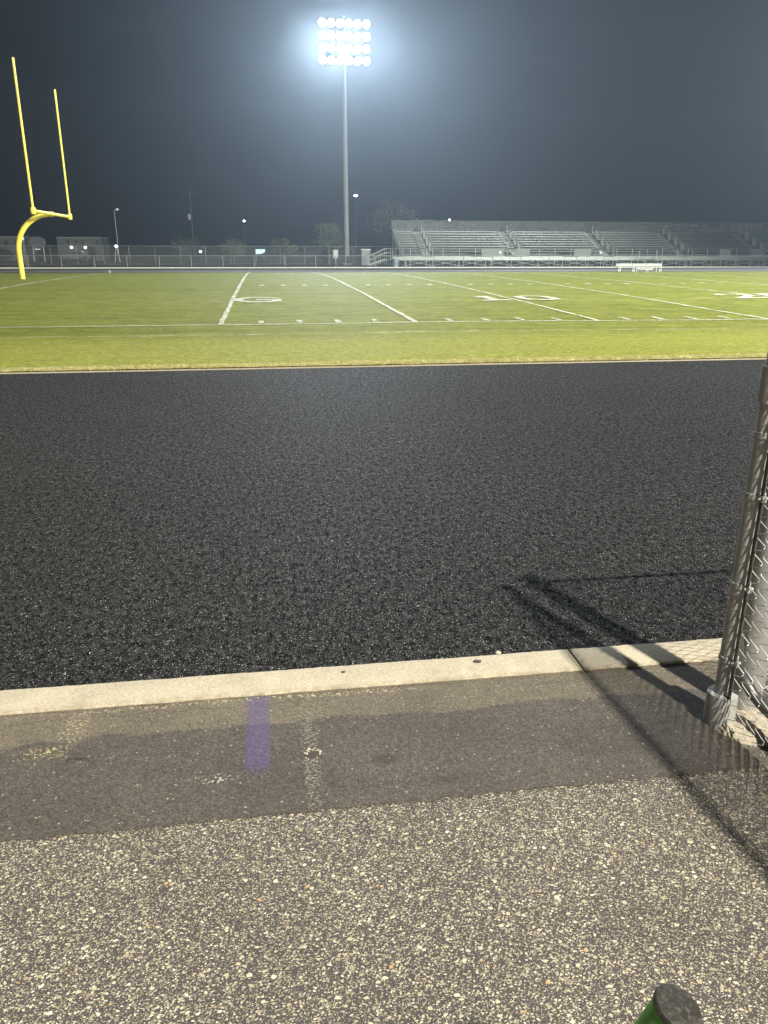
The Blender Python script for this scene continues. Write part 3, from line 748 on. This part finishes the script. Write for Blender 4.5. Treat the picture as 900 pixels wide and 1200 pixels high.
street('street_lamp', -21.9, 130, 7.35, 'dim street lamp with a short arm over the pale building', M['dimlens'], .45, .24)
street('street_lamp', -22.95, 84, 2.7, 'short lamp post with a small lit head just right of the goal post base', M['dimlens'], 0, .10, .06)
wl = empty('work_light', (-20.1, 118, 0), 0, 'bright work light on two splayed legs, right of the pale building', 'lamp')
b = MB(); b.path([(-.35, 0, 0), (-.05, 0, 2.0)], .05, 6); b.path([(.35, 0, 0), (.05, 0, 2.0)], .05, 6); b.build('legs', M['galv_dull'], wl)
b = MB(); b.lathe([(.08, -.14), (.20, -.06), (.20, .08), (.08, .16)], (0, 0, 2.1), 14); b.build('lamp_head', M['streetlens'], wl, True)
up = empty('utility_pole', (-11.4, 140, 0), 0, 'faint dark utility pole with a transformer left of the floodlight glow', 'utility pole')
b = MB(); b.path([(0, 0, 0), (0, 0, 11.2)], [.16, .10], 10); b.build('pole', M['bark'], up, True)
b = MB(); b.box(-1.1, 1.1, -.16, -.04, 10.3, 10.45); b.build('crossarm', M['bark'], up)
b = MB(); b.lathe([(.2, 6.3), (.22, 6.35), (.22, 7.1), (.15, 7.2)], (-.36, 0, 0), 14); b.build('transformer', M['galv_dull'], up, True)
ls = empty('lit_sign', (-.5, 125, 0), 0, 'small blue white lit sign glowing behind the fence', 'sign')
b = MB(); b.prism([(-.62, 1.72), (.78, 1.72), (.78, 1.35), (.2, 1.08), (-.62, 1.05)], -.1, .1); b.build('sign_face', M['litsign'], ls)
for x in (-.45, .6):
    b = MB(); b.box(x - .04, x + .04, .12, .2, 0, 1.6); b.build('leg', M['galv_dull'], ls)
ov = empty('oval_sign', (-30.97, 120, 0), 0, 'dark oval sign board between the goal post base and the pale building', 'sign')
for nm, s_, m_, yy in (('board', 1.0, M['walldark'], 0), ('rim', 1.07, simple('oval_rim', (.07, .08, .085), .6), .03)):
    b = MB(); nn = 32; b.prism([(1.09 * s_ * math.cos(2 * math.pi * k / nn), 2.6 + .72 * s_ * math.sin(2 * math.pi * k / nn)) for k in range(nn)], yy, yy + .08 if yy == 0 else yy + .14); b.build(nm, m_, ov)
b = MB(); b.path([(-.7, .1, 0), (-.7, .1, 2.5)], .06, 6); b.path([(.7, .1, 0), (.7, .1, 2.5)], .06, 6); b.build('posts', M['galv_dull'], ov)
b = MB(); b.box(-.35, .42, -.5, -.4, 1.62, 1.74); b.build('lamp_bar', M['dimlens'], ov)
# pale block building with parked car in front
bd = empty('block_building', (-27.5, 130, 0), 0, 'pale low block building with small windows and two wall lamps', 'building')
b = MB(); b.box(-3.2, 3.2, 0, 6, 0, 3.25); b.build('wall', M['wallpale'], bd)
b = MB(); b.box(-3.3, 3.3, -.1, 6.1, 3.26, 3.42); b.build('roof', M['roofm'], bd)
for x in (-1.6, -.45, .55, 2.6):
    b = MB(); b.box(x - .17, x + .17, -.03, -.003, 2.5, 2.95); b.build('window', M['darkpane'], bd)
b = MB(); b.box(1.1, 2.2, -.03, -.003, .1, 2.15); b.build('door', M['darkpane'], bd)
for x in (-1.15, .87):
    b = MB(); b.lathe([(.06, -.16), (.18, -.06), (.18, .08), (.08, .16)], (x, -.28, 1.95), 12); b.build('wall_lamp', M['walllens'], bd, True)
cr = empty('parked_car', (-27.5, 127.5, 0), 0, 'silver parked car in front of the pale block building', 'car')
b = MB(); b.prism([(-1.9, .35), (-1.95, .8), (-1.7, .95), (-.9, 1.0), (-.4, 1.42), (.7, 1.45), (1.3, 1.0), (1.9, .9), (1.95, .4)], -.8, .8); b.build('body', M['car'], cr)
b = MB(); b.prism([(-.72, 1.02), (-.35, 1.36), (.62, 1.38), (1.0, 1.02)], -.815, -.803); b.build('side_window', M['darkpane'], cr)
for x in (-1.2, 1.2):
    b = MB(); b.path([(x, -.84, .33), (x, -.62, .33)], .33, 16); b.build('wheel', M['rubber'], cr)
bd = empty('dark_building', (-38.5, 130, 0), 0, 'dark flat roofed building behind the goal post at the left edge', 'building')
b = MB(); b.box(-5, 3.2, 0, 7, 0, 3.35); b.build('wall', M['walldark'], bd)
b = MB(); b.box(-5.1, 3.3, -.1, 7.1, 3.36, 3.5); b.build('roof', M['roofm'], bd)
for x in (-2.2, .55, 2.0):
    b = MB(); b.box(x - .2, x + .2, -.03, -.003, 2.3, 2.9); b.build('window', M['darkpane'], bd)
bd = empty('low_roofed_hall', (62, 125, 0), 0, 'wide hall with a low pitched roof showing above the top rail of the bleachers', 'building')
b = MB(); b.prism([(-10, 0), (7.5, 0), (7.5, 5.3), (3.5, 5.3), (-10, 4.2)], 0, 10); b.build('wall', M['wallpale'], bd)
b = MB(); b.prism([(-10.3, 4.25), (3.5, 5.35), (7.8, 5.35), (7.8, 5.65), (3.5, 5.65), (-10.3, 4.5)], -.3, 10.3); b.build('roof', M['roofm'], bd)
bd = empty('gabled_shed', (77.5, 127, 0), 0, 'gable roofed shed above the bleachers at the right edge', 'building')
b = MB(); b.prism([(-4, 0), (5, 0), (5, 4.6), (-.5, 5.6), (-4, 4.9)], 0, 8); b.build('wall', M['wallpale'], bd)
b = MB(); b.prism([(-4.2, 4.95), (-.5, 5.68), (5.2, 4.65), (5.2, 4.8), (-.5, 5.85), (-4.2, 5.1)], -.2, 8.2); b.build('roof', M['roofm'], bd)

# ------------------------------------------------------------------ trees
def tree(x, y, h, w, label, mat, n=2600, tr=.16, low=.12, seed=1):
    rnd = random.Random(seed)
    o = empty('tree', (x, y, 0), 0, label, 'tree', 'trees behind the far fence')
    b = MB(); b.path([(0, 0, 0), (.05, 0, h * .3), (-.04, .05, h * .6), (0, 0, h * .88)], [tr, tr * .75, tr * .45, tr * .15], 8)
    tips = []
    for i in range(14):
        a = rnd.uniform(0, 6.28); zb = h * rnd.uniform(.2, .6); rr = w * .5 * rnd.uniform(.5, .95); zt = zb + h * rnd.uniform(.1, .33)
        e = (rr * math.cos(a), rr * math.sin(a), min(zt, h * .93)); b.path([(0, 0, zb), (e[0] * .5, e[1] * .5, zb + (e[2] - zb) * .6), e], [tr * .3, tr * .18, tr * .06], 5); tips.append(Vector(e))
    b.build('trunk', M['bark'], o, True)
    for i in range(9): tips.append(Vector((rnd.uniform(-.2, .2) * w, rnd.uniform(-.2, .2) * w, h * rnd.uniform(.5, .95))))
    b = MB()
    for _ in range(n):
        c = rnd.choice(tips); g = Vector((rnd.gauss(0, 1), rnd.gauss(0, 1), rnd.gauss(0, .9))); p = c + g * w * .085
        hz = (p.z / h - low) / (1 - low)
        if hz < 0 or p.z > h * 1.03: continue
        s = rnd.uniform(.05, .11) * (w / 4) ** .4; d1 = Vector((rnd.gauss(0, 1), rnd.gauss(0, 1), rnd.gauss(0, 1))).normalized() * s; d2 = Vector((rnd.gauss(0, 1), rnd.gauss(0, 1), rnd.gauss(0, 1))).normalized() * s
        b.add([p - d1, p + d2, p + d1, p - d2], [(0, 1, 2, 3)])
    b.build('crown', mat, o)
tree(8.7, 108, 4.9, 4.2, 'round bushy tree just left of the floodlight pole', M['leaf'], 4200, seed=3)
tree(2.6, 110, 3.1, 3.3, 'small pointed tree between the lit sign and the round bushy tree', M['leaf'], 2400, seed=5)
tree(-3.9, 110, 3.0, 3.2, 'small tree to the left of the blue lit sign', M['leaf'], 2200, seed=8)
tree(-10.8, 118, 3.4, 4.0, 'faint small tree at the foot of the utility pole', M['leafdk'], 2000, seed=11)
tree(18.5, 114, 8.2, 8.0, 'large dark tree hidden partly by the left end of the bleachers', M['leafdk'], 6500, .25, .1, seed=14)
tree(33, 150, 7.0, 14, 'broad dark tree far behind the bleachers', M['leafdk'], 5000, .3, .1, seed=17)

# ------------------------------------------------------------------ air
hz = MB(); hz.box(-130, 130, -60, 200, -1.06, 33); o = hz.build('haze', M['white']); tag(o, 'thin night haze lit by the floodlights', 'haze', kind='stuff')
hm = bpy.data.materials.new('haze_air'); hm.use_nodes = True; nt = hm.node_tree; nt.nodes.remove(nt.nodes['Principled BSDF'])
pv_ = nt.nodes.new('ShaderNodeVolumePrincipled'); pv_.inputs['Color'].default_value = (.69, .85, 1, 1)
pv_.inputs['Density'].default_value = .00120; pv_.inputs['Anisotropy'].default_value = .62
nt.links.new(pv_.outputs[0], nt.nodes['Material Output'].inputs['Volume'])
o.data.materials.clear(); o.data.materials.append(hm)

# ------------------------------------------------------------------ lights
def spot(loc, aim, watts, c, ang=120, blend=.7, size=.3, name='floodlight_beam'):
    d = bpy.data.lights.new(name, 'SPOT'); d.energy = watts; d.color = c; d.spot_size = R(ang); d.spot_blend = blend; d.shadow_soft_size = size
    o = bpy.data.objects.new(name, d); col.objects.link(o); o.location = loc
    o.rotation_euler = (Vector(aim) - Vector(loc)).to_track_quat('-Z', 'Y').to_euler(); return o
WARM = (1, .93, .80); COOL = (.86, .93, 1)
# far tower in view: one beam per column of lamps
aims = [(-10, 42), (4, 36), (14, 28), (27, 36), (36, 42), (46, 50)]
zs = [22.4, 24.0, 21.6, 24.4, 22.0, 23.6]
spot((TX, TY - 1.25, 23.0), (10, 40, 0), 1500, COOL, 176, 1, 2.0)
for j in range(6):
    ax_, ay_ = aims[j]
    spot((TX - 2.38 + j * .952, TY - 1.25, zs[j]), (ax_, ay_, 0), 39000, (.84, .92, 1), 62, .85, 1.6)
# the home side bank behind the camera, the other far bank, and the second home bank
k_ = 16.4
for j in range(3):
    spot((1.76 + .314 * k_ + (j - 1) * .24, 2.5 - .949 * k_, FH / 1.37 * k_), (5 + j * 4, 16, 0), 29500, WARM, 150, .5, .07)
spot((78, 95, 24), (34, 45, 0), 75000, COOL, 90, .7, 1.2)
spot((72, -14, 25), (35, 33, 0), 1250000, (1, .97, .84), 64, .95, 1.2)
spot((-45, -14, 25), (-10, 48, 0), 42000, WARM, 80, .6, 1.2)

w = bpy.data.worlds.new('World'); sc.world = w; w.use_nodes = True; wn = w.node_tree
sky = wn.nodes.new('ShaderNodeTexSky'); sky.sky_type = 'NISHITA'; sky.sun_disc = False; sky.sun_elevation = R(-6); sky.sun_rotation = R(150)
mx = wn.nodes.new('ShaderNodeMix'); mx.data_type = 'RGBA'; mx.blend_type = 'ADD'; mx.inputs[0].default_value = 1
wn.links.new(sky.outputs[0], mx.inputs[6]); mx.inputs[7].default_value = (.035, .075, .12, 1)
bg = wn.nodes['Background']; bg.inputs[1].default_value = .018; wn.links.new(mx.outputs[2], bg.inputs[0])

# ------------------------------------------------------------------ camera
h, p, yaw, roll, f = 1.843, R(18.725), R(8.433), R(.11), 910.337
fwd = Vector((math.sin(yaw) * math.cos(p), math.cos(yaw) * math.cos(p), -math.sin(p)))
rt = Vector((math.cos(yaw), -math.sin(yaw), 0)); upv = rt.cross(fwd)
r2 = rt * math.cos(roll) + upv * math.sin(roll); u2 = upv * math.cos(roll) - rt * math.sin(roll)
cam = bpy.data.cameras.new('camera'); co = bpy.data.objects.new('camera', cam); col.objects.link(co)
mw = Matrix((r2, u2, -fwd)).transposed().to_4x4(); mw.translation = (0, 0, h); co.matrix_world = mw
cam.sensor_fit = 'HORIZONTAL'; cam.sensor_width = 36; cam.lens = f / 900 * 36; cam.clip_start = .05; cam.clip_end = 5000
sc.camera = co
sc.view_settings.view_transform = 'Standard'; sc.view_settings.look = 'None'; sc.view_settings.gamma = 1; sc.view_settings.exposure = 0
sc.view_settings.use_curve_mapping = False
sc.cycles.use_denoising = True
try: sc.cycles.denoiser = 'OPENIMAGEDENOISE'
except Exception: pass
sc.cycles.volume_bounces = 0; sc.cycles.max_bounces = 6; sc.cycles.transparent_max_bounces = 16
sc.cycles.sample_clamp_indirect = 4
